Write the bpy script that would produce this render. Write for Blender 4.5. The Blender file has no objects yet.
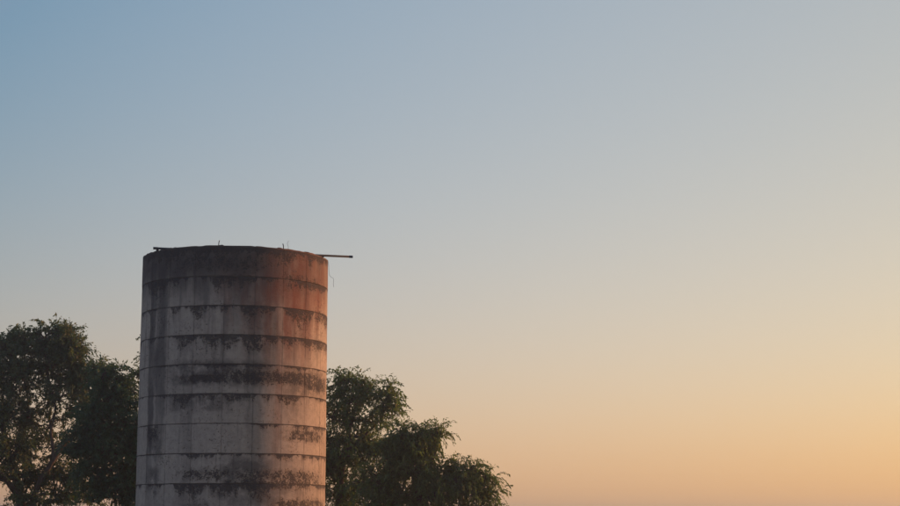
import bpy, math, random
import numpy as np
from mathutils import Matrix, Vector, noise as mnoise

sc = bpy.context.scene
COL = sc.collection

# ------------------------------------------------------------------ camera
F_PX, PITCH, ROLL, EYE = 1643.1, 0.16405, -0.00033, 1.6
_c, _s = math.cos(ROLL), math.sin(ROLL)
_r0 = Vector((1, 0, 0)); _u0 = Vector((0, -math.sin(PITCH), math.cos(PITCH)))
FWD = Vector((0, math.cos(PITCH), math.sin(PITCH)))
RIGHT = _c * _r0 + _s * _u0
UP = -_s * _r0 + _c * _u0
cd = bpy.data.cameras.new('camera'); cam = bpy.data.objects.new('camera', cd); COL.objects.link(cam)
cd.sensor_fit = 'HORIZONTAL'; cd.sensor_width = 36; cd.lens = 36 * F_PX / 900; cd.clip_end = 6000
cam.matrix_world = Matrix(((RIGHT.x, UP.x, -FWD.x, 0), (RIGHT.y, UP.y, -FWD.y, 0),
                           (RIGHT.z, UP.z, -FWD.z, EYE), (0, 0, 0, 1)))
sc.camera = cam

# ------------------------------------------------------------------ sky, sun, exposure
SUN_EL, SUN_AZ = math.radians(4.0), math.radians(67.0)     # azimuth clockwise from +Y
w = bpy.data.worlds.new('World'); sc.world = w; w.use_nodes = True
nt = w.node_tree; N = nt.nodes; Lk = nt.links.new
sky = N.new('ShaderNodeTexSky'); sky.sky_type = 'NISHITA'; sky.sun_disc = False
sky.sun_elevation = SUN_EL; sky.sun_rotation = SUN_AZ
sky.dust_density = 4; sky.air_density = 1.2; sky.ozone_density = 1.5; sky.altitude = 0
def vm(op, a, b):
    n = N.new('ShaderNodeVectorMath'); n.operation = op
    for i, v in enumerate((a, b)):
        if isinstance(v, tuple): n.inputs[i].default_value = v
        else: Lk(v, n.inputs[i])
    return n.outputs[0]
ST = 0.15; EXPO = 0.4
g = N.new('ShaderNodeGamma'); g.inputs[1].default_value = 0.55
Lk(vm('MULTIPLY', sky.outputs[0], (.2,) * 3), g.inputs[0])
tc = N.new('ShaderNodeTexCoord'); sp = N.new('ShaderNodeSeparateXYZ'); Lk(tc.outputs['Generated'], sp.inputs[0])
def mth(op, a, b=None):
    n = N.new('ShaderNodeMath'); n.operation = op
    for i, v in enumerate((a, b)):
        if v is None: continue
        if isinstance(v, (int, float)): n.inputs[i].default_value = v
        else: Lk(v, n.inputs[i])
    return n.outputs[0]
veil = mth('EXPONENT', mth('MULTIPLY', mth('MAXIMUM', sp.outputs[2], 0.0), -1 / 0.14))   # evening dust veil over the horizon
cb = N.new('ShaderNodeCombineXYZ')
for i in range(3): Lk(veil, cb.inputs[i])
q = lambda *v: tuple(x / ST / 2 ** EXPO for x in v)
low = mth('EXPONENT', mth('MULTIPLY', mth('MAXIMUM', sp.outputs[2], 0.0), -1 / 0.04))    # dimmer, redder air just above the horizon
cl_ = N.new('ShaderNodeCombineXYZ')
for i in range(3): Lk(low, cl_.inputs[i])
dt = N.new('ShaderNodeVectorMath'); dt.operation = 'DOT_PRODUCT'; Lk(tc.outputs['Generated'], dt.inputs[0])
dt.inputs[1].default_value = (math.sin(SUN_AZ) * math.cos(SUN_EL), math.cos(SUN_AZ) * math.cos(SUN_EL), math.sin(SUN_EL))
cs = N.new('ShaderNodeCombineXYZ')
for i in range(3): Lk(mth('MAXIMUM', dt.outputs['Value'], 0.12), cs.inputs[i])
col = vm('ADD', vm('MULTIPLY', g.outputs[0], q(.731, .86, .931)), vm('MULTIPLY', cb.outputs[0], q(.69, .415, .27)))
col = vm('SUBTRACT', col, vm('MULTIPLY', cl_.outputs[0], q(-.195, -.02, .175)))
col = vm('ADD', col, vm('MULTIPLY', cs.outputs[0], vm('SUBTRACT', q(.847, .66, .597), vm('MULTIPLY', cs.outputs[0], q(.627, .616, .789)))))       # warmer and brighter toward the sun
col = vm('MAXIMUM', vm('ADD', col, q(-.241, -.151, -.043)), q(.20, .20, .18))
bg = N['Background']; Lk(col, bg.inputs[0]); bg.inputs[1].default_value = ST

sd = bpy.data.lights.new('sun', 'SUN'); sun = bpy.data.objects.new('sun', sd); COL.objects.link(sun)
sd.energy = 4.7; sd.angle = math.radians(9.0); sd.color = (1.0, 0.375, 0.145)
tosun = Vector((math.sin(SUN_AZ) * math.cos(SUN_EL), math.cos(SUN_AZ) * math.cos(SUN_EL), math.sin(SUN_EL)))
sun.rotation_euler = tosun.to_track_quat('Z', 'Y').to_euler()
sun.location = (20, 20, 30)
sc.view_settings.view_transform = 'Standard'; sc.view_settings.look = 'None'
HAZE = 0.0010
sc.view_settings.exposure = EXPO; sc.view_settings.gamma = 1.0

# ------------------------------------------------------------------ helpers
def W(px, py, Y):
    """a photo pixel to a point at depth Y (metres north of the camera)"""
    d = FWD + RIGHT * ((px - 450) / F_PX) + UP * ((253 - py) / F_PX)
    return Vector((0, 0, EYE)) + d * (Y / d.y)

def link(name, me, mat, parent=None, label=None, cat=None, group=None, kind=None):
    o = bpy.data.objects.new(name, me); COL.objects.link(o)
    if me is not None and mat is not None: me.materials.append(mat)
    if parent: o.parent = parent
    if label: o['label'] = label
    if cat: o['category'] = cat
    if group: o['group'] = group
    if kind: o['kind'] = kind
    return o

def mesh(name, v, f, smooth=True):
    me = bpy.data.meshes.new(name); me.from_pydata([tuple(x) for x in v], [], f)
    if smooth: me.polygons.foreach_set('use_smooth', [True] * len(me.polygons))
    me.update(); return me

class G:
    """small node-graph writer"""
    def __init__(s, name):
        s.m = bpy.data.materials.new(name); s.m.use_nodes = True
        s.nt = s.m.node_tree; s.b = s.nt.nodes['Principled BSDF']; s.out = s.nt.nodes['Material Output']
    def n(s, t): return s.nt.nodes.new(t)
    def put(s, v, sock):
        if isinstance(v, (int, float, tuple)): sock.default_value = v
        else: s.nt.links.new(v, sock)
    def ma(s, op, a, b=0.0, c=None, clamp=False):
        n = s.n('ShaderNodeMath'); n.operation = op; n.use_clamp = clamp
        s.put(a, n.inputs[0]); s.put(b, n.inputs[1])
        if c is not None: s.put(c, n.inputs[2])
        return n.outputs[0]
    def sm(s, v, lo, hi, a=0.0, b=1.0):
        n = s.n('ShaderNodeMapRange'); n.interpolation_type = 'SMOOTHSTEP'
        if isinstance(lo, (int, float)) and isinstance(hi, (int, float)) and lo > hi: lo, hi, a, b = hi, lo, b, a
        s.put(v, n.inputs[0]); s.put(lo, n.inputs[1]); s.put(hi, n.inputs[2]); s.put(a, n.inputs[3]); s.put(b, n.inputs[4])
        return n.outputs[0]
    def xyz(s, x, y, z=0.0):
        n = s.n('ShaderNodeCombineXYZ')
        for i, v in enumerate((x, y, z)): s.put(v, n.inputs[i])
        return n.outputs[0]
    def noise(s, vec, scale=1.0, detail=3.0, rough=.55, dist=0.0):
        n = s.n('ShaderNodeTexNoise'); s.put(vec, n.inputs['Vector'])
        n.inputs['Scale'].default_value = scale; n.inputs['Detail'].default_value = detail
        n.inputs['Roughness'].default_value = rough; n.inputs['Distortion'].default_value = dist
        return n.outputs[0]
    def mix(s, f, a, b, mode='MIX'):
        n = s.n('ShaderNodeMix'); n.data_type = 'RGBA'; n.blend_type = mode
        s.put(f, n.inputs[0])
        for v, i in ((a, 6), (b, 7)): s.put(v + (1,) if isinstance(v, tuple) else v, n.inputs[i])
        return n.outputs[2]
    def bump(s, h, strength, dist):
        n = s.n('ShaderNodeBump'); n.inputs['Strength'].default_value = strength; n.inputs['Distance'].default_value = dist
        s.put(h, n.inputs['Height']); s.nt.links.new(n.outputs[0], s.b.inputs['Normal'])

# ------------------------------------------------------------------ ground
gm = G('dry_grass_ground')
geo = gm.n('ShaderNodeNewGeometry').outputs['Position']
n1 = gm.noise(geo, .08, 4); n2 = gm.noise(geo, 2.5, 6, .7)
gm.put(gm.mix(gm.sm(n1, .4, .62), gm.mix(n2, (.06, .07, .03), (.13, .11, .055)), gm.mix(n2, (.16, .125, .07), (.10, .08, .05))), gm.b.inputs['Base Color'])
gm.b.inputs['Roughness'].default_value = .95
gm.bump(n2, .8, .15)
v = []; f = []
gx = [-2000, -1000, -500, -250, -150] + list(range(-100, 101, 5)) + [150, 250, 500, 1000, 2000]
for j, y in enumerate(gx):
    for i, x in enumerate(gx):
        Y = y + 40
        r = math.hypot(x, Y - 42); k = min(1, max(0, (r - 30) / 60))
        v.append((x, Y, k * (.35 * mnoise.noise(Vector((x * .03, Y * .03, 0))))))
n_ = len(gx)
for j in range(n_ - 1):
    for i in range(n_ - 1):
        a = j * n_ + i; f.append((a, a + 1, a + 1 + n_, a + n_))
link('ground', mesh('ground', v, f), gm.m, kind='structure')

# ------------------------------------------------------------------ silo
R, RING_H, N_RING, N_PAN = 2.45, 0.73973, 12, 20
SAZ, SD = -0.13109, 43.74
SX, SY = SD * math.sin(SAZ), SD * math.cos(SAZ)
TOP = 8.582; LIP = .05        # the first lift is a little taller
silo = link('silo', None, None, label='tall round concrete silo of stacked rings, stained dark and rusty at the top', cat='silo')
silo.location = (SX, SY, 0); silo.rotation_euler = (0, 0, -SAZ)

c = G('weathered_concrete')
tcn = c.n('ShaderNodeTexCoord'); tcn.object = silo
sx = c.n('ShaderNodeSeparateXYZ'); c.nt.links.new(tcn.outputs['Object'], sx.inputs[0])
X, Yc, Z = sx.outputs
th = c.ma('ARCTAN2', X, c.ma('MULTIPLY', Yc, -1.0))          # 0 faces the road, + to the right
U = c.ma('MULTIPLY', th, R)
V = c.ma('SUBTRACT', TOP, Z)
thd = c.ma('MULTIPLY', th, 57.2958)
rf = c.ma('DIVIDE', c.ma('SUBTRACT', V, LIP), RING_H)
ri = c.ma('FLOOR', rf)
d = c.ma('MULTIPLY', c.ma('SUBTRACT', rf, ri), RING_H)        # metres below the nearest joint above
P2 = c.xyz(U, V)
oi = c.n('ShaderNodeObjectInfo').outputs['Random']
big = c.noise(P2, .7, 4); fine = c.noise(P2, 7, 8, .65); grain = c.noise(P2, 28, 4, .6)
streak = c.noise(c.xyz(c.ma('MULTIPLY', U, 3.2), c.ma('MULTIPLY', V, .22)), 1, 5, .6)
col = c.mix(big, (.30, .276, .246), (.41, .378, .337))
col = c.mix(c.ma('MULTIPLY', c.sm(fine, .38, .68), .5), col, (.205, .196, .178))
col = c.mix(c.ma('MULTIPLY', c.sm(grain, .5, .72), .5), col, (.42, .39, .35))
tone = c.ma('ADD', .93, c.ma('MULTIPLY', oi, .14))
col = c.mix(1.0, col, c.xyz(tone, tone, tone), 'MULTIPLY')
# soft vertical run-off
col = c.mix(c.ma('MULTIPLY', c.sm(streak, .50, .68), c.sm(V, 8, 1, .22, .58)), col, (.085, .086, .090))
# fine drips hanging from each joint
drip = c.ma('MULTIPLY', c.sm(c.noise(c.xyz(c.ma('MULTIPLY', U, 11), c.ma('MULTIPLY', V, .55), ri), 1, 4, .6), .54, .66), c.sm(d, .05, .6, 1, 0))
col = c.mix(c.ma('MULTIPLY', drip, c.sm(big, .4, .6, .1, .5)), col, (.075, .073, .075))
# named streaks
wob = c.ma('ADD', thd, c.ma('MULTIPLY', c.ma('SUBTRACT', c.noise(c.xyz(c.ma('MULTIPLY', U, .6), c.ma('MULTIPLY', V, 1.1)), 1, 4), .5), 9.0))
brk = c.sm(c.noise(c.xyz(c.ma('MULTIPLY', U, 4), c.ma('MULTIPLY', V, .8)), 1, 5, .6), .30, .60, .6, 1.0)
def run(t, hw, v0, v1, s):
    m = c.sm(c.ma('ABSOLUTE', c.ma('SUBTRACT', wob, t)), hw * .45, hw, 1, 0)
    m = c.ma('MULTIPLY', m, c.sm(V, v1 * .55, v1, 1, 0))
    if v0 > 0: m = c.ma('MULTIPLY', m, c.sm(V, v0 * .8, v0))
    return c.ma('MULTIPLY', c.ma('MULTIPLY', m, brk), s)
def stack(items):
    o = None
    for it in items:
        r = run(*it); o = r if o is None else c.ma('MAXIMUM', o, r)
    return o
dark = stack([(-58, 4.5, 0, 7.6, .80), (-49, 6, 0, 6.0, .75), (-54, 9, 2.7, 4.6, .85), (-34, 5, 0, 1.5, .6), (-20, 7, 0, 2.0, .55),
              (3, 9, 0, 2.4, .5), (12, 6, 1.5, 7, .35), (22, 7, 0, 4.2, .5), (-27, 4, 4.5, 9, .3), (47, 4, 0, 3.0, .45)])
rust = stack([(40, 48, 0, 2.0, .74), (8, 6, 0, 3.2, .5), (4, 20, 0, 1.7, .42), (44, 15, 0, 3.4, .6), (40, 10, 0, 2.8, .85), (33, 5, 0, 3.6, .75), (60, 5, 0, 2.6, .6), (19, 4, 0, 3.4, .5), (54, 7, 0, 1.7, .75), (66, 6, 0, 1.4, .7), (14, 5, 0, 2.9, .55), (-4, 4, 0, 2.6, .35),
              (24, 7, 0, 1.8, .6), (27, 3, .5, 6.5, .3), (46, 3, 1.0, 4.4, .4), (78, 6, 0, 1.2, .6)])
col = c.mix(dark, col, (.046, .050, .060))
col = c.mix(rust, col, (.145, .043, .027))
# black weathering of the top lift and a half
topd = c.sm(c.ma('ADD', V, c.ma('MULTIPLY', c.ma('SUBTRACT', streak, .5), 1.6)), .45, 1.55, .88, 0)
col = c.mix(c.ma('MULTIPLY', topd, c.sm(thd, -5, 35, 1.0, .38)), col, (.046, .047, .053))
# broad grimy patches
def patch(t, tw, vv, vw, s, seed):
    a = c.sm(c.ma('ABSOLUTE', c.ma('SUBTRACT', thd, t)), tw * .5, tw, 1, 0)
    b = c.sm(c.ma('ABSOLUTE', c.ma('SUBTRACT', V, vv)), vw * .5, vw, 1, 0)
    nn = c.sm(c.noise(c.xyz(U, V, seed), 2.6, 6, .65), .38, .60)
    return c.ma('MULTIPLY', c.ma('MULTIPLY', a, b), c.ma('MULTIPLY', nn, s))
pt = patch(-8, 42, 3.25, .42, .75, 3.0)
for a_ in ((52, 26, 3.4, .5, .55, 5.0), (8, 20, 5.75, .6, .7, 7.0), (-54, 9, 5.9, .45, .7, 9.0), (-52, 9, 5.1, .4, .6, 11.0), (10, 50, 6.3, .35, .45, 13.0), (-20, 30, 4.0, .25, .5, 15.0)):
    pt = c.ma('MAXIMUM', pt, patch(*a_))
col = c.mix(pt, col, (.050, .053, .060))
# ragged honeycombed concrete under each joint; how deep it reaches differs from lift to lift
table = {-1: (.05, -180, 180, 1), 0: (.30, -70, 60, .6), 1: (.30, -62, 4, .55), 2: (.32, -45, 88, .4), 3: (.30, -32, 88, .4), 4: (.10, -40, 60, .3),
         5: (.30, -38, 45, .2), 6: (.16, 14, 80, .12), 7: (.13, -30, 80, .15), 8: (.30, -36, 22, .35), 9: (.3, -20, 60, .3), 10: (.3, -60, 20, .3), 11: (.2, -60, 60, .5)}
thn = c.ma('ADD', thd, c.ma('MULTIPLY', c.ma('SUBTRACT', c.noise(c.xyz(U, V, 21.0), 1.3, 3), .5), 30.0))
reach = None
for k_, (dep, t0, t1, outf) in table.items():
    win = c.ma('MULTIPLY', c.sm(thn, t0 - 6, t0 + 6), c.sm(thn, t1 - 6, t1 + 6, 1, 0))
    rr_ = c.ma('MULTIPLY', c.ma('COMPARE', ri, float(k_), .5), c.ma('MULTIPLY', c.sm(win, 0, 1, outf, 1), dep))
    reach = rr_ if reach is None else c.ma('ADD', reach, rr_)
reach = c.ma('MULTIPLY', reach, c.sm(c.noise(c.xyz(c.ma('MULTIPLY', U, 1.3), c.ma('MULTIPLY', ri, 7.3)), 1, 5, .65), .37, .62, .06, 1.5))
lace = c.ma('ADD', c.ma('MULTIPLY', c.noise(c.xyz(U, c.ma('MULTIPLY', V, .8)), 6.5, 5, .8), .52), c.ma('MULTIPLY', c.noise(c.xyz(U, V, 3.0), 21, 4, .85), .48))
edge = c.ma('DIVIDE', d, c.ma('MAXIMUM', reach, .01))
sp_h = c.ma('SUBTRACT', lace, c.ma('ADD', .39, c.ma('MULTIPLY', edge, .14)))
spall = c.ma('MULTIPLY', c.sm(sp_h, -.015, .065), c.sm(edge, .9, 1.35, 1, 0))
flk = None
for a_ in ((25, 62, 3.32, .26, 1.0, 31.0), (-10, 34, 3.38, .16, 1.0, 33.0), (62, 26, 3.40, .30, 1.0, 35.0), (30, 55, 5.85, .34, .9, 37.0), (-15, 25, 5.75, .22, .8, 39.0), (50, 30, 4.75, .22, .9, 41.0), (-55, 10, 4.7, .3, .9, 43.0), (12, 10, 2.55, .2, .9, 45.0), (64, 18, 2.4, .22, .8, 47.0), (66, 18, 1.65, .22, .8, 49.0), (45, 30, .85, .3, .7, 51.0), (-8, 50, .45, .3, .7, 53.0), (48, 40, 6.5, .25, .9, 55.0)):
    t_, tw_, v_, vw_, s_, sd_ = a_
    aa = c.sm(c.ma('ABSOLUTE', c.ma('SUBTRACT', thd, t_)), tw_ * .3, tw_, 1, 0)
    bb = c.sm(c.ma('ABSOLUTE', c.ma('SUBTRACT', V, v_)), vw_ * .2, vw_ * 1.2, 1, 0)
    mm = c.ma('MULTIPLY', c.ma('MULTIPLY', aa, bb), s_)
    flk = mm if flk is None else c.ma('MAXIMUM', flk, mm)
flake = c.ma('MULTIPLY', c.sm(c.ma('SUBTRACT', c.ma('ADD', lace, c.ma('MULTIPLY', flk, .16)), .60), 0, .05), c.sm(flk, .05, .3))
spots = c.sm(c.ma('ADD', c.noise(c.xyz(U, V, 4.0), 15, 5, .8), c.ma('MULTIPLY', c.noise(c.xyz(U, V, 8.0), 1.6, 3), .22)), .70, .76)
spall = c.ma('MAXIMUM', c.ma('MAXIMUM', spall, flake), c.ma('MULTIPLY', spots, .75))
jl = c.sm(c.ma('MINIMUM', d, c.ma('SUBTRACT', RING_H, d)), 0.0, .022, .6, 0)
jl = c.ma('MULTIPLY', jl, c.sm(c.noise(c.xyz(c.ma('MULTIPLY', U, 1.7), c.ma('MULTIPLY', ri, 5.1)), 1, 4), .36, .58, .25, 1.25))
halo = c.ma('MULTIPLY', c.ma('MAXIMUM', c.sm(edge, .3, 2.4, 1, 0), flk), c.sm(c.noise(c.xyz(U, c.ma('MULTIPLY', V, .6), 71.0), 3.2, 5, .7), .36, .66, .05, .55))
col = c.mix(halo, col, (.085, .084, .088))
pits = c.sm(c.noise(c.xyz(U, V, 81.0), 34, 3, .7), .62, .70)
col = c.mix(c.ma('MULTIPLY', pits, .45), col, (.09, .085, .082))
col = c.mix(c.ma('MULTIPLY', spall, .88), col, (.034, .037, .044))
vd = c.ma('ABSOLUTE', c.ma('SUBTRACT', c.ma('FLOORED_MODULO', c.ma('ADD', thd, 360 - 11.5 + 9.0), 18.0), 9.0))
jv = c.ma('MULTIPLY', c.sm(vd, .1, .7, .30, 0), c.sm(c.noise(c.xyz(c.ma('MULTIPLY', U, .9), c.ma('MULTIPLY', V, 1.3), 61.0), 1, 5, .7), .42, .62, .1, 1.0))
col = c.mix(jv, col, (.05, .05, .052))
col = c.mix(jl, col, (.042, .042, .045))
c.put(col, c.b.inputs['Base Color']); c.b.inputs['Roughness'].default_value = .92
c.b.inputs['Specular IOR Level'].default_value = .25
c.bump(c.ma('ADD', c.ma('MULTIPLY', fine, .5), c.ma('SUBTRACT', c.ma('MULTIPLY', grain, .2), c.ma('ADD', c.ma('MULTIPLY', spall, 1.2), c.ma('MULTIPLY', pits, .4)))), .7, .02)
CONC = c.m
k = G('joint_core'); pass
k.b.inputs['Roughness'].default_value = 1
kp = k.n('ShaderNodeNewGeometry').outputs['Position']; kn = k.noise(kp, 6, 5)
k.put(k.mix(kn, (.10, .095, .09), (.18, .17, .16)), k.b.inputs['Base Color']); k.bump(kn, .6, .02)
CORE = k.m

rng = random.Random(5)
def core_ring(z0, z1):
    v = []; f = []; n = 60
    for r_, z in ((R - .018, z0), (R - .018, z1), (R - .16, z1), (R - .16, z0)):
        for i in range(n):
            a = 2 * math.pi * i / n; v.append((r_ * math.sin(a), -r_ * math.cos(a), z))
    for q_ in range(4):
        for i in range(n):
            j = (i + 1) % n; a = q_ * n; b = ((q_ + 1) % 4) * n
            f.append((a + i, a + j, b + j, b + i))
    return mesh('concrete_ring', v, f, False)

def panel(a0, a1, z0, z1, off, seed, top):
    nu, nv = 6, 4; v = []; f = []
    def pt(i, j, rr, rag):
        a = a0 + (a1 - a0) * i / nu; z = z0 + (z1 - z0) * j / nv
        if rag and j == nv: z -= .002 + (.016 if not top else .05) * abs(mnoise.noise(Vector((a * R * 5, z * 3, 1.0))))
        if rag and j == 0: z += .012 * abs(mnoise.noise(Vector((a * R * 4, z * 3, seed + 9))))
        if rag: rr += off + .004 * mnoise.noise(Vector((a * R * 1.7, z * 1.7, 2.0)))
        return (rr * math.sin(a), -rr * math.cos(a), z)
    for j in range(nv + 1):
        for i in range(nu + 1): v.append(pt(i, j, R, True))
    idx = lambda i, j: j * (nu + 1) + i
    for j in range(nv):
        for i in range(nu): f.append((idx(i, j), idx(i + 1, j), idx(i + 1, j + 1), idx(i, j + 1)))
    nsm = len(f)
    loop = [(i, 0) for i in range(nu)] + [(nu, j) for j in range(nv)] + [(i, nv) for i in range(nu, 0, -1)] + [(0, j) for j in range(nv, 0, -1)]
    b = len(v); m_ = len(loop)
    for (i, j) in loop: v.append(v[idx(i, j)])
    for (i, j) in loop:
        p = Vector(v[idx(i, j)]); h = Vector((p.x, p.y, 0)).normalized() * (R - .035); v.append((h.x, h.y, p.z))
    for q_ in range(m_):
        r_ = (q_ + 1) % m_; f.append((b + r_, b + q_, b + m_ + q_, b + m_ + r_))
    me = mesh('concrete_panel', v, f, False)
    me.polygons.foreach_set('use_smooth', [i < nsm for i in range(len(f))])
    nn = []
    for p in me.polygons:                      # outer face keeps the round wall's normals right up to the joints
        for vi in p.vertices:
            co = me.vertices[vi].co
            nn.append(tuple(Vector((co.x, co.y, 0)).normalized()) if p.index < nsm else tuple(p.normal))
    me.normals_split_custom_set(nn)
    return me

A_OFF = math.radians(11.5); STEP = 2 * math.pi / N_PAN
for r_ in range(N_RING):
    z1 = TOP - LIP - r_ * RING_H if r_ else TOP
    z0 = TOP - LIP - (r_ + 1) * RING_H
    if r_ == N_RING - 1: z0 = -.15            # runs down into the ground
    ring = link('concrete_ring', core_ring(z0 + .002, z1 - .002 - (.012 if r_ == 0 else 0)), CORE, silo)
    ro = rng.uniform(-.004, .004)
    for q_ in range(N_PAN):
        a0 = A_OFF + q_ * STEP + .0011; a1 = A_OFF + (q_ + 1) * STEP - .0011
        link('concrete_panel', panel(a0, a1, z0 + .0015, z1 - .0015, ro + rng.uniform(-.0012, .0012), r_ * 31 + q_, r_ == 0), CONC, ring)

# metal
mt = G('rusty_steel')
mp = mt.n('ShaderNodeNewGeometry').outputs['Position']; mn = mt.noise(mp, 9, 6, .65)
mt.put(mt.mix(mt.sm(mn, .42, .6), (.022, .042, .065), (.03, .04, .052)), mt.b.inputs['Base Color'])
mt.b.inputs['Specular IOR Level'].default_value = .15; mt.b.inputs['Metallic'].default_value = 0.0; mt.b.inputs['Roughness'].default_value = .6
mt.bump(mn, .4, .004); STEEL = mt.m

def tube(path, rads, sides=8, caps=True):
    v = []; f = []; prev = None
    P = [Vector(p) for p in path]
    for i, p in enumerate(P):
        t = (P[min(i + 1, len(P) - 1)] - P[max(i - 1, 0)]).normalized()
        if prev is None:
            n = t.orthogonal().normalized()
        else:
            n = (prev - t * prev.dot(t)).normalized()
        prev = n; b = t.cross(n); r_ = rads[i] if isinstance(rads, (list, tuple)) else rads
        for q_ in range(sides):
            a = 2 * math.pi * q_ / sides; v.append(p + (n * math.cos(a) + b * math.sin(a)) * r_)
    for i in range(len(P) - 1):
        for q_ in range(sides):
            j = (q_ + 1) % sides
            f.append((i * sides + q_, i * sides + j, (i + 1) * sides + j, (i + 1) * sides + q_))
    if caps:
        f.append(tuple(range(sides - 1, -1, -1))); e = (len(P) - 1) * sides; f.append(tuple(range(e, e + sides)))
    return v, f

def rim_local(deg, dz=0.0, rr=R - .08):
    a = math.radians(deg); return Vector((rr * math.sin(a), -rr * math.cos(a), TOP + dz))
def to_w(p): return silo.matrix_basis @ p
SM = Matrix.Translation((SX, SY, 0)) @ Matrix.Rotation(-SAZ, 4, 'Z')
# reinforcing bars standing out of the rim, and a thin bent tie wire
for dg, hh, lean, rd in ((-11, .13, .01, .011), (30.5, .13, -.01, .012)):
    b = rim_local(dg, -.06); link('reinforcing_bar', mesh('reinforcing_bar', *tube([b, b + Vector((lean, 0, hh * .6 + .06)), b + Vector((lean * 2.5, 0, hh + .06))], rd, 6)), STEEL, silo)
b = rim_local(33.5, -.05)
link('tie_wire', mesh('tie_wire', *tube([b, b + Vector((.015, 0, .10)), b + Vector((-.015, 0, .2)), b + Vector((.02, 0, .27))], .004, 5)), STEEL, silo)
# small lumps of mortar left along the rim
for dg, wd, hh in ((-46, .12, .03), (-44, .07, .045), (-40, .10, .025), (-9, .10, .03), (27, .12, .03), (48, .15, .015)):
    p = rim_local(dg, -.02, R - .06); v = []; f = []
    for i in range(7):
        for j in range(4):
            a = 2 * math.pi * i / 7; e = j / 3 * math.pi / 2
            rr = 1 + .35 * mnoise.noise(Vector((i * 1.3, j * 2.1, dg)))
            v.append(p + Vector((math.cos(a) * math.cos(e) * wd * .8 * rr, math.sin(a) * math.cos(e) * .05 * rr, math.sin(e) * (hh * .45 + .02) * rr)))
    for i in range(7):
        for j in range(3): f.append((i * 4 + j, ((i + 1) % 7) * 4 + j, ((i + 1) % 7) * 4 + j + 1, i * 4 + j + 1))
    link('mortar_lump', mesh('mortar_lump', v, f), CONC, silo)

# long pipe lying across the open top as a chord of the rim
PR = .029
pa = SM @ Vector((-.835 * R, -.545 * R, TOP + PR + .03)); pb = SM @ Vector((.925 * R, -.36 * R, TOP + PR + .005))
dr = (pb - pa).normalized(); e0 = pa - dr * .06; e1 = pb + dr * .78
pipe = link('metal_pipe', None, None, label='long thin metal pipe laid across the silo rim, its end jutting out to the right', cat='pipe')
pipe.location = pa
inv = Matrix.Translation(-pa)
def loc(pts): return [p - pa for p in pts]
link('pipe_tube', mesh('pipe_tube', *tube(loc([e0, (e0 + e1) / 2, e1]), PR, 12)), STEEL, pipe)
link('pipe_collar', mesh('pipe_collar', *tube(loc([e1 - dr * .085, e1 - dr * .07, e1 + dr * .01, e1 + dr * .02]), [PR * .9, PR * 1.15, PR * 1.15, PR * 1.1], 12)), STEEL, pipe)
link('pipe_collar', mesh('pipe_collar', *tube(loc([e0 - dr * .02, e0 - dr * .01, e0 + dr * .09, e0 + dr * .1]), [PR * 1.1, PR * 1.15, PR * 1.15, PR * .9], 12)), STEEL, pipe)
bk = pa + dr * .03
link('support_block', mesh('support_block', *tube(loc([bk + Vector((0, 0, -PR * .9)), bk + Vector((0, 0, -PR - .045))]), .04, 6)), STEEL, pipe)
cl = pb - dr * .02
link('support_block', mesh('support_block', *tube(loc([cl + Vector((0, 0, -PR * .9)), cl + Vector((0, 0, -PR - .02))]), .055, 6)), STEEL, pipe)

# loose wire hanging down beside the right edge
wy = SY
wp = [SM @ Vector((.965 * R, -.2 * R, TOP + .012)), W(327.8, 260.3, wy - .6), W(328.6, 264, wy - .5), W(329.0, 272, wy - .5), W(329.4, 275.5, wy - .5), W(331.0, 277.0, wy - .5),
      W(333.3, 278.2, wy - .5), W(333.6, 280.5, wy - .5), W(333.3, 284, wy - .5), W(333.6, 287, wy - .5)]
link('hanging_wire', mesh('hanging_wire', *tube(wp, .0036, 6)), STEEL, label='thin kinked wire dangling from the right edge of the silo rim', cat='wire')

# ------------------------------------------------------------------ trees
def leaf_mat(name, c1, c2, c3, trans):
    g_ = G(name)
    at = g_.n('ShaderNodeAttribute'); at.attribute_name = 'tint'
    t = at.outputs['Fac']
    col = g_.mix(g_.sm(t, 0.0, .6), c1, c2); col = g_.mix(g_.sm(t, .72, .95), col, c3)
    g_.put(col, g_.b.inputs['Base Color']); g_.b.inputs['Roughness'].default_value = .6
    g_.b.inputs['Specular IOR Level'].default_value = .3
    tr = g_.n('ShaderNodeBsdfTranslucent'); g_.put(g_.mix(1.0, col, (1.25, 1.5, .65), 'MULTIPLY'), tr.inputs[0])
    mx = g_.n('ShaderNodeMixShader'); mx.inputs[0].default_value = trans
    g_.nt.links.new(g_.b.outputs[0], mx.inputs[1]); g_.nt.links.new(tr.outputs[0], mx.inputs[2])
    g_.nt.links.new(mx.outputs[0], g_.out.inputs['Surface'])
    return g_.m
bk_ = G('bark'); bp = bk_.n('ShaderNodeTexCoord').outputs['Object']
bsep = bk_.n('ShaderNodeMapping'); bsep.inputs['Scale'].default_value = (9, 9, 1.6); bk_.nt.links.new(bp, bsep.inputs[0])
bn = bk_.noise(bsep.outputs[0], 1.5, 6, .7)
bk_.put(bk_.mix(bn, (.030, .024, .020), (.105, .085, .066)), bk_.b.inputs['Base Color']); bk_.b.inputs['Roughness'].default_value = .95
bk_.bump(bn, 1.0, .03); BARK = bk_.m

def rdir(r): 
    while True:
        v = Vector((r.uniform(-1, 1), r.uniform(-1, 1), r.uniform(-1, 1)))
        if .05 < v.length < 1: return v.normalized()

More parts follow.
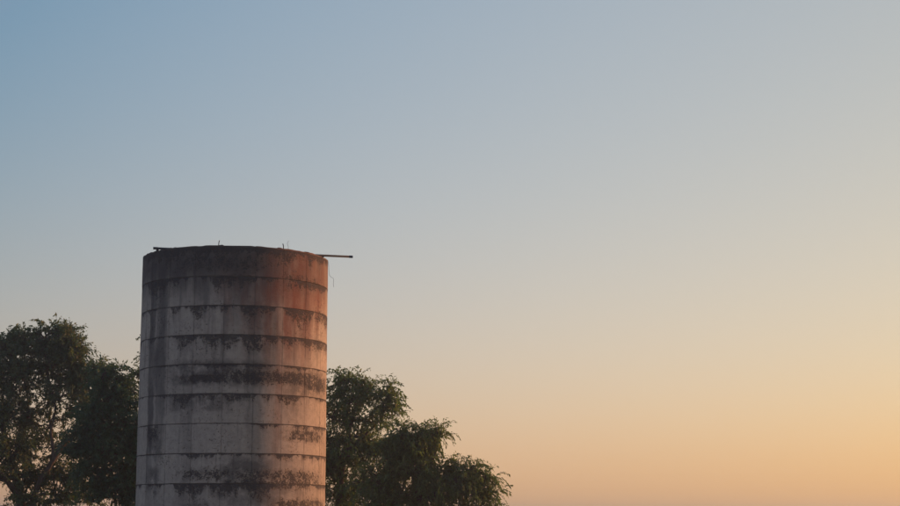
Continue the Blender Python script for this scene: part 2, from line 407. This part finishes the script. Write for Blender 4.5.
def tree(name, label, group, seed, base, limbs, lobes, lmat, leaf, droop, keep=.42, thin=.75):
    """limbs: [(points, r0, r1)] world polylines; lobes: [(centre, rx, ry, rz, clumps, twigs per clump)]"""
    r = random.Random(seed)
    root = link(name, None, None, label=label, cat='tree', group=group); root.location = base
    tv, tf, bv, bf = [], [], [], []
    def add(V_, F_, path, rads, sides):
        a, b = tube(path, rads, sides, False); o = len(V_)
        V_ += [p - base for p in a]; F_ += [tuple(i + o for i in q_) for q_ in b]
    nodes = []
    for pts, r0, r1 in limbs:
        P = [Vector(p) for p in pts]; fine_ = []
        for i in range(len(P) - 1):
            for s_ in range(4):
                t = s_ / 4; p0 = P[max(i - 1, 0)]; p1 = P[i]; p2 = P[i + 1]; p3 = P[min(i + 2, len(P) - 1)]
                q_ = .5 * ((2 * p1) + (p2 - p0) * t + (2 * p0 - 5 * p1 + 4 * p2 - p3) * t * t + (3 * p1 - p0 - 3 * p2 + p3) * t ** 3)
                fine_.append(q_ + rdir(r) * .02)
        fine_.append(P[-1]); n = len(fine_)
        rr = [r0 + (r1 - r0) * (i / (n - 1)) ** .8 for i in range(n)]
        add(tv, tf, fine_, rr, 10)
        nodes += [(p, q_) for p, q_ in zip(fine_, rr)][3:]
    LP, LD, LT, LS = [], [], [], []
    for (cx, rx, ry, rz, nc, ntw) in lobes:
        cx = Vector(cx); ntw = max(2, round(ntw * thin))
        best = min(nodes, key=lambda k_: (k_[0] - cx).length + (2.0 if k_[0].z > cx.z + .2 else 0))
        st = best[0]; mid = (st + cx) / 2 + Vector((0, 0, .18 * (cx - st).length)) + rdir(r) * .1
        hub = cx + Vector((0, 0, -.25 * rz))
        ln = [(st * (1 - t) ** 2 + mid * 2 * t * (1 - t) + hub * t * t) for t in (0, .2, .4, .6, .8, 1)]
        r0 = min(best[1] * .8, .07)
        add(tv, tf, ln, [r0, r0 * .85, r0 * .7, r0 * .55, r0 * .45, r0 * .35], 6)
        made = 0; tries = 0
        while made < nc and tries < nc * 30:
            tries += 1
            dv = rdir(r); rad = r.uniform(.12, 1) ** .5
            p = cx + Vector((dv.x * rx, dv.y * ry, dv.z * rz)) * rad
            if mnoise.noise(p * 1.9 + Vector((seed, 0, 0))) + .5 * mnoise.noise(p * 3.7) < keep - .5 + (.0 if rad > .6 else .1): continue
            made += 1
            h = ln[r.choice((3, 4, 5))]; m_ = (h + p) / 2 + Vector((0, 0, .12)) + rdir(r) * .08
            pb_ = [h * (1 - t) ** 2 + m_ * 2 * t * (1 - t) + p * t * t for t in (0, .33, .66, 1)]
            add(bv, bf, pb_, [.02, .016, .012, .008], 4)
            ctint = r.random() * .35; csize = r.uniform(.7, 1.3)
            outw = (Vector((dv.x, dv.y, dv.z * .6 + .25))).normalized()
            for _ in range(ntw):
                td = (outw * r.uniform(.2, 1.0) + rdir(r) * .85 + Vector((0, 0, .15))).normalized()
                L = r.uniform(.28, .62) * leaf['reach']; q0 = pb_[r.choice((2, 3, 3))] + rdir(r) * .08
                path = [q0]; cur = td.copy()
                for s_ in range(4):
                    cur = (cur + Vector((0, 0, -droop * (.10 + .22 * s_)))).normalized(); path.append(path[-1] + cur * L / 4)
                add(bv, bf, [path[0], path[2], path[4]], [.006, .0045, .002], 3)
                nl = leaf['n']
                for i in range(nl):
                    t = (i + r.random()) / nl * 4; s_ = min(3, int(t)); p_ = path[s_].lerp(path[s_ + 1], t - s_)
                    ax = (path[s_ + 1] - path[s_]).normalized()
                    LP.append(p_ - base + rdir(r) * .015); LD.append(ax * leaf['along'] + rdir(r) * .8 + Vector((0, 0, -droop * .55))); LT.append(ctint + r.random() * .65); LS.append(csize)
    n = len(LP); P = np.array(LP); D = np.array(LD); D /= np.linalg.norm(D, axis=1)[:, None]
    g_ = np.random.default_rng(seed); Q = g_.normal(size=(n, 3)); Q[:, 2] += .5
    S = np.cross(D, Q); S /= np.linalg.norm(S, axis=1)[:, None]; Nn = np.cross(S, D)
    Sz = np.array(LS)[:, None]; Ls = Sz * leaf['l'] * g_.uniform(.6, 1.25, (n, 1)); Ws = Sz * leaf['w'] * g_.uniform(.7, 1.2, (n, 1))
    vv = np.empty((n, 4, 3)); vv[:, 0] = P; vv[:, 2] = P + D * Ls - Nn * Ls * .12
    vv[:, 1] = P + D * Ls * .45 + S * Ws * .5 + Nn * Ws * .12; vv[:, 3] = P + D * Ls * .45 - S * Ws * .5 + Nn * Ws * .12
    me = bpy.data.meshes.new('crown'); me.vertices.add(n * 4); me.vertices.foreach_set('co', vv.reshape(-1))
    me.loops.add(n * 4); me.loops.foreach_set('vertex_index', np.arange(n * 4, dtype=np.int32))
    me.polygons.add(n); me.polygons.foreach_set('loop_start', np.arange(0, n * 4, 4, dtype=np.int32))
    me.polygons.foreach_set('loop_total', np.full(n, 4, dtype=np.int32))
    at = me.attributes.new('tint', 'FLOAT', 'FACE'); at.data.foreach_set('value', np.array(LT, dtype=np.float32))
    me.update(); me.validate()
    link('trunk', mesh('trunk', tv, tf), BARK, root)
    link('branches', mesh('branches', bv, bf), BARK, root)
    link('crown', me, lmat, root)
    print(name, 'leaves', n)
    return root

def L_(px, py, Y, rx, rz, nc, ntw, depth=.9):
    s_ = Y / F_PX; return (W(px, py, Y), rx * s_, rx * s_ * depth, rz * s_, nc, ntw)
def LB(pts, r0, r1): return ([W(*p) for p in pts], r0, r1)
def at_ground(px, Y):
    p = W(px, 545, Y); return Vector((p.x, p.y, -.05))

LEAF_A = leaf_mat('leaf_left', (.050, .092, .056), (.084, .124, .064), (.130, .116, .060), .40)
LEAF_B = leaf_mat('leaf_dark', (.032, .088, .060), (.056, .116, .068), (.082, .112, .060), .33)
LEAF_C = leaf_mat('leaf_right', (.068, .125, .062), (.105, .158, .070), (.150, .155, .066), .50)

# open old tree at the left edge of the picture
Y = 58.5; b = at_ground(24, Y)
def up(*pts): return [b + Vector((0, 0, 0))] + [W(*p) for p in pts]
limbs = [(up((24, 530, Y), (20, 500, Y), (14, 470, Y + .3), (4, 435, Y + .6), (-4, 395, Y + .5)), .24, .07),
         (up((27, 528, Y), (32, 503, Y - .2), (42, 478, Y - .3), (52, 463, Y - .3), (63, 446, Y - .2), (78, 431, Y - .1), (93, 422, Y), (104, 405, Y)), .15, .03),
         ([W(51, 465, Y - .3), W(53, 450, Y - .3), W(51, 430, Y - .2), (W(55, 405, Y)), W(48, 375, Y), W(45, 350, Y)], .075, .02),
         ([W(60, 450, Y - .2), W(72, 445, Y + .2), W(86, 446, Y + .5), W(96, 452, Y + .6)], .05, .02),
         ([W(20, 500, Y), W(6, 480, Y - .8), W(-18, 455, Y - 1.2), W(-36, 430, Y - 1.4)], .13, .04),
         ([W(12, 462, Y + .3), W(24, 432, Y + .7), W(28, 400, Y + .8), W(20, 365, Y + .6)], .08, .03)]
lobes = [L_(45, 337, Y, 24, 13, 40, 8), L_(28, 343, Y + .4, 20, 17, 34, 8), L_(66, 340, Y - .2, 18, 14, 32, 8), L_(8, 350, Y, 20, 15, 36, 8), L_(74, 358, Y, 18, 22, 40, 8),
         L_(-20, 372, Y, 34, 30, 54, 8), L_(18, 376, Y, 30, 24, 64, 8), L_(50, 366, Y + .4, 28, 20, 52, 8), L_(86, 378, Y + .3, 18, 18, 44, 8), L_(94, 371, Y + .2, 12, 10, 28, 7), L_(89, 362, Y + .1, 8, 8, 14, 6), L_(80, 348, Y, 9, 10, 14, 7),
         L_(4, 415, Y + .2, 34, 26, 70, 8), L_(30, 412, Y + .5, 20, 20, 26, 7), L_(58, 397, Y, 26, 16, 32, 7), L_(88, 408, Y, 22, 18, 36, 8), L_(50, 425, Y + .6, 30, 16, 20, 6),
         L_(-30, 430, Y - 1, 36, 32, 46, 8), L_(10, 450, Y - .6, 28, 22, 54, 8), L_(38, 446, Y + .5, 20, 16, 18, 6), L_(72, 452, Y + .6, 26, 18, 34, 7), L_(60, 478, Y + .3, 32, 15, 50, 8),
         L_(26, 474, Y + .4, 26, 12, 34, 8), L_(2, 478, Y - .8, 22, 14, 20, 7), L_(45, 502, Y, 34, 12, 30, 7), L_(10, 515, Y, 30, 14, 16, 7), L_(80, 500, Y + .4, 22, 12, 20, 7)]
tree('open_tree', 'open leafy tree at the far left with forked dark limbs and sky gaps', 'trees behind the silo', 11, b, limbs, lobes, LEAF_A,
     dict(l=.115, w=.05, n=13, reach=1.0, along=.8), .55)

# denser darker tree tucked against the silo's left side
Y = 53.0; b = at_ground(128, Y)
limbs = [(up((128, 525, Y), (126, 490, Y), (120, 455, Y), (115, 425, Y + .1), (112, 402, Y)), .17, .03),
         ([W(126, 490, Y), W(138, 455, Y + .2), W(146, 415, Y + .3), W(146, 375, Y + .2), W(145, 345, Y + .2)], .09, .02),
         ([W(122, 465, Y), W(106, 445, Y - .3), W(92, 432, Y - .3), W(82, 425, Y - .2)], .07, .02)]
lobes = [L_(102, 374, Y, 14, 11, 30, 8), L_(115, 379, Y, 12, 10, 26, 8), L_(125, 390, Y + .2, 14, 13, 26, 8), L_(110, 400, Y, 22, 14, 46, 9), L_(98, 420, Y, 26, 18, 60, 9), L_(124, 422, Y - .2, 24, 20, 64, 9), L_(150, 425, Y + .2, 26, 26, 40, 8),
         L_(84, 442, Y, 20, 18, 38, 9), L_(108, 450, Y - .4, 28, 20, 74, 9), L_(134, 460, Y, 24, 24, 60, 9), L_(95, 474, Y, 24, 16, 44, 9), L_(118, 488, Y, 26, 18, 56, 9), L_(140, 500, Y, 24, 20, 36, 8),
         L_(152, 455, Y + .8, 30, 30, 30, 8), L_(92, 500, Y + .3, 16, 10, 10, 7),
         L_(137, 376, Y + .2, 7, 8, 12, 5), L_(144, 356, Y + .2, 5, 4, 4, 3), L_(146, 340, Y + .2, 4, 3, 3, 3)]
tree('dark_tree', 'dense dark green tree tight against the left side of the silo', 'trees behind the silo', 23, b, limbs, lobes, LEAF_B,
     dict(l=.10, w=.048, n=14, reach=.9, along=.8), .5, .36, .62)

# taller airy tree showing above, right of the silo
Y = 55.0; b = at_ground(338, Y)
limbs = [(up((338, 525, Y), (340, 485, Y), (345, 450, Y), (352, 420, Y), (357, 395, Y)), .19, .03),
         ([W(341, 470, Y), W(328, 440, Y + .3), W(322, 410, Y + .4), (W(326, 388, Y + .3))], .07, .025),
         ([W(345, 452, Y), W(362, 438, Y - .3), W(380, 420, Y - .3), W(388, 402, Y - .2)], .06, .02)]
lobes = [L_(340, 383, Y, 17, 12, 34, 7), L_(366, 388, Y, 18, 10, 32, 7), L_(386, 393, Y - .1, 11, 10, 20, 7), L_(350, 400, Y, 24, 14, 46, 7), L_(384, 407, Y - .1, 16, 14, 34, 7),
         L_(334, 416, Y + .3, 18, 18, 34, 7), L_(366, 420, Y, 26, 12, 36, 7), L_(312, 410, Y + .3, 20, 26, 22, 7), L_(350, 438, Y, 26, 10, 20, 7), L_(342, 454, Y, 30, 16, 60, 9), L_(372, 452, Y + .3, 28, 16, 56, 9),
         L_(322, 470, Y + .2, 28, 24, 56, 9), L_(350, 490, Y, 34, 20, 80, 9)]
tree('airy_tree', 'tall airy tree rising just right of the silo, the highest crown on that side', 'trees behind the silo', 37, b, limbs, lobes, LEAF_C,
     dict(l=.105, w=.045, n=13, reach=1.0, along=.9), .8, .42, .6)

# lower weeping tree stepping down to the right
Y = 52.5; b = at_ground(420, Y)
limbs = [(up((420, 528, Y), (418, 500, Y), (412, 470, Y), (405, 450, Y), (400, 435, Y)), .20, .03),
         ([W(418, 500, Y), W(428, 472, Y - .2), W(436, 450, Y - .2), W(440, 434, Y - .1)], .08, .02),
         ([W(420, 505, Y), W(440, 490, Y - .2), W(458, 478, Y - .2), W(472, 467, Y)], .09, .02),
         ([W(419, 505, Y), W(398, 490, Y + .3), W(382, 478, Y + .4)], .08, .03)]
lobes = [L_(400, 438, Y, 16, 11, 34, 8), L_(419, 435, Y, 14, 8, 26, 8), L_(438, 435, Y - .1, 10, 6, 18, 7), L_(412, 450, Y + .1, 24, 13, 50, 9), L_(430, 450, Y - .1, 10, 11, 20, 8), L_(388, 456, Y + .2, 22, 15, 46, 9),
         L_(412, 472, Y - .2, 30, 14, 70, 9), L_(380, 484, Y + .2, 30, 17, 70, 9), L_(455, 466, Y, 9, 7, 18, 7), L_(468, 471, Y, 12, 8, 24, 7), L_(484, 478, Y, 10, 9, 22, 7), L_(450, 484, Y - .1, 24, 12, 50, 8),
         L_(491, 496, Y, 10, 11, 20, 7), L_(466, 494, Y, 28, 13, 60, 8), L_(425, 496, Y - .2, 34, 16, 76, 9), L_(385, 506, Y, 34, 14, 56, 8), L_(478, 515, Y, 26, 14, 36, 8), L_(440, 518, Y, 34, 12, 40, 8)]
tree('weeping_tree', 'low weeping green tree stepping down toward the open sky on the right', 'trees behind the silo', 51, b, limbs, lobes, LEAF_C,
     dict(l=.11, w=.036, n=16, reach=1.15, along=1.2), 1.0, .40, .56)

# ------------------------------------------------------------------ morning haze
hv = [(x, y, z) for x in (-2100, 2100) for y in (-2060, 2140) for z in (-1.6, 16)]
hf = [(0, 1, 3, 2), (4, 6, 7, 5), (0, 4, 5, 1), (2, 3, 7, 6), (0, 2, 6, 4), (1, 5, 7, 3)]
hm = bpy.data.materials.new('haze'); hm.use_nodes = True; hn = hm.node_tree
for n in list(hn.nodes):
    if n.type == 'BSDF_PRINCIPLED': hn.nodes.remove(n)
pv = hn.nodes.new('ShaderNodeVolumePrincipled'); pv.inputs['Color'].default_value = (.84, .94, 1.0, 1)
pv.inputs['Density'].default_value = HAZE; pv.inputs['Anisotropy'].default_value = .72
hn.links.new(pv.outputs[0], hn.nodes['Material Output'].inputs['Volume'])
link('haze', mesh('haze', hv, hf, False), hm, kind='stuff')
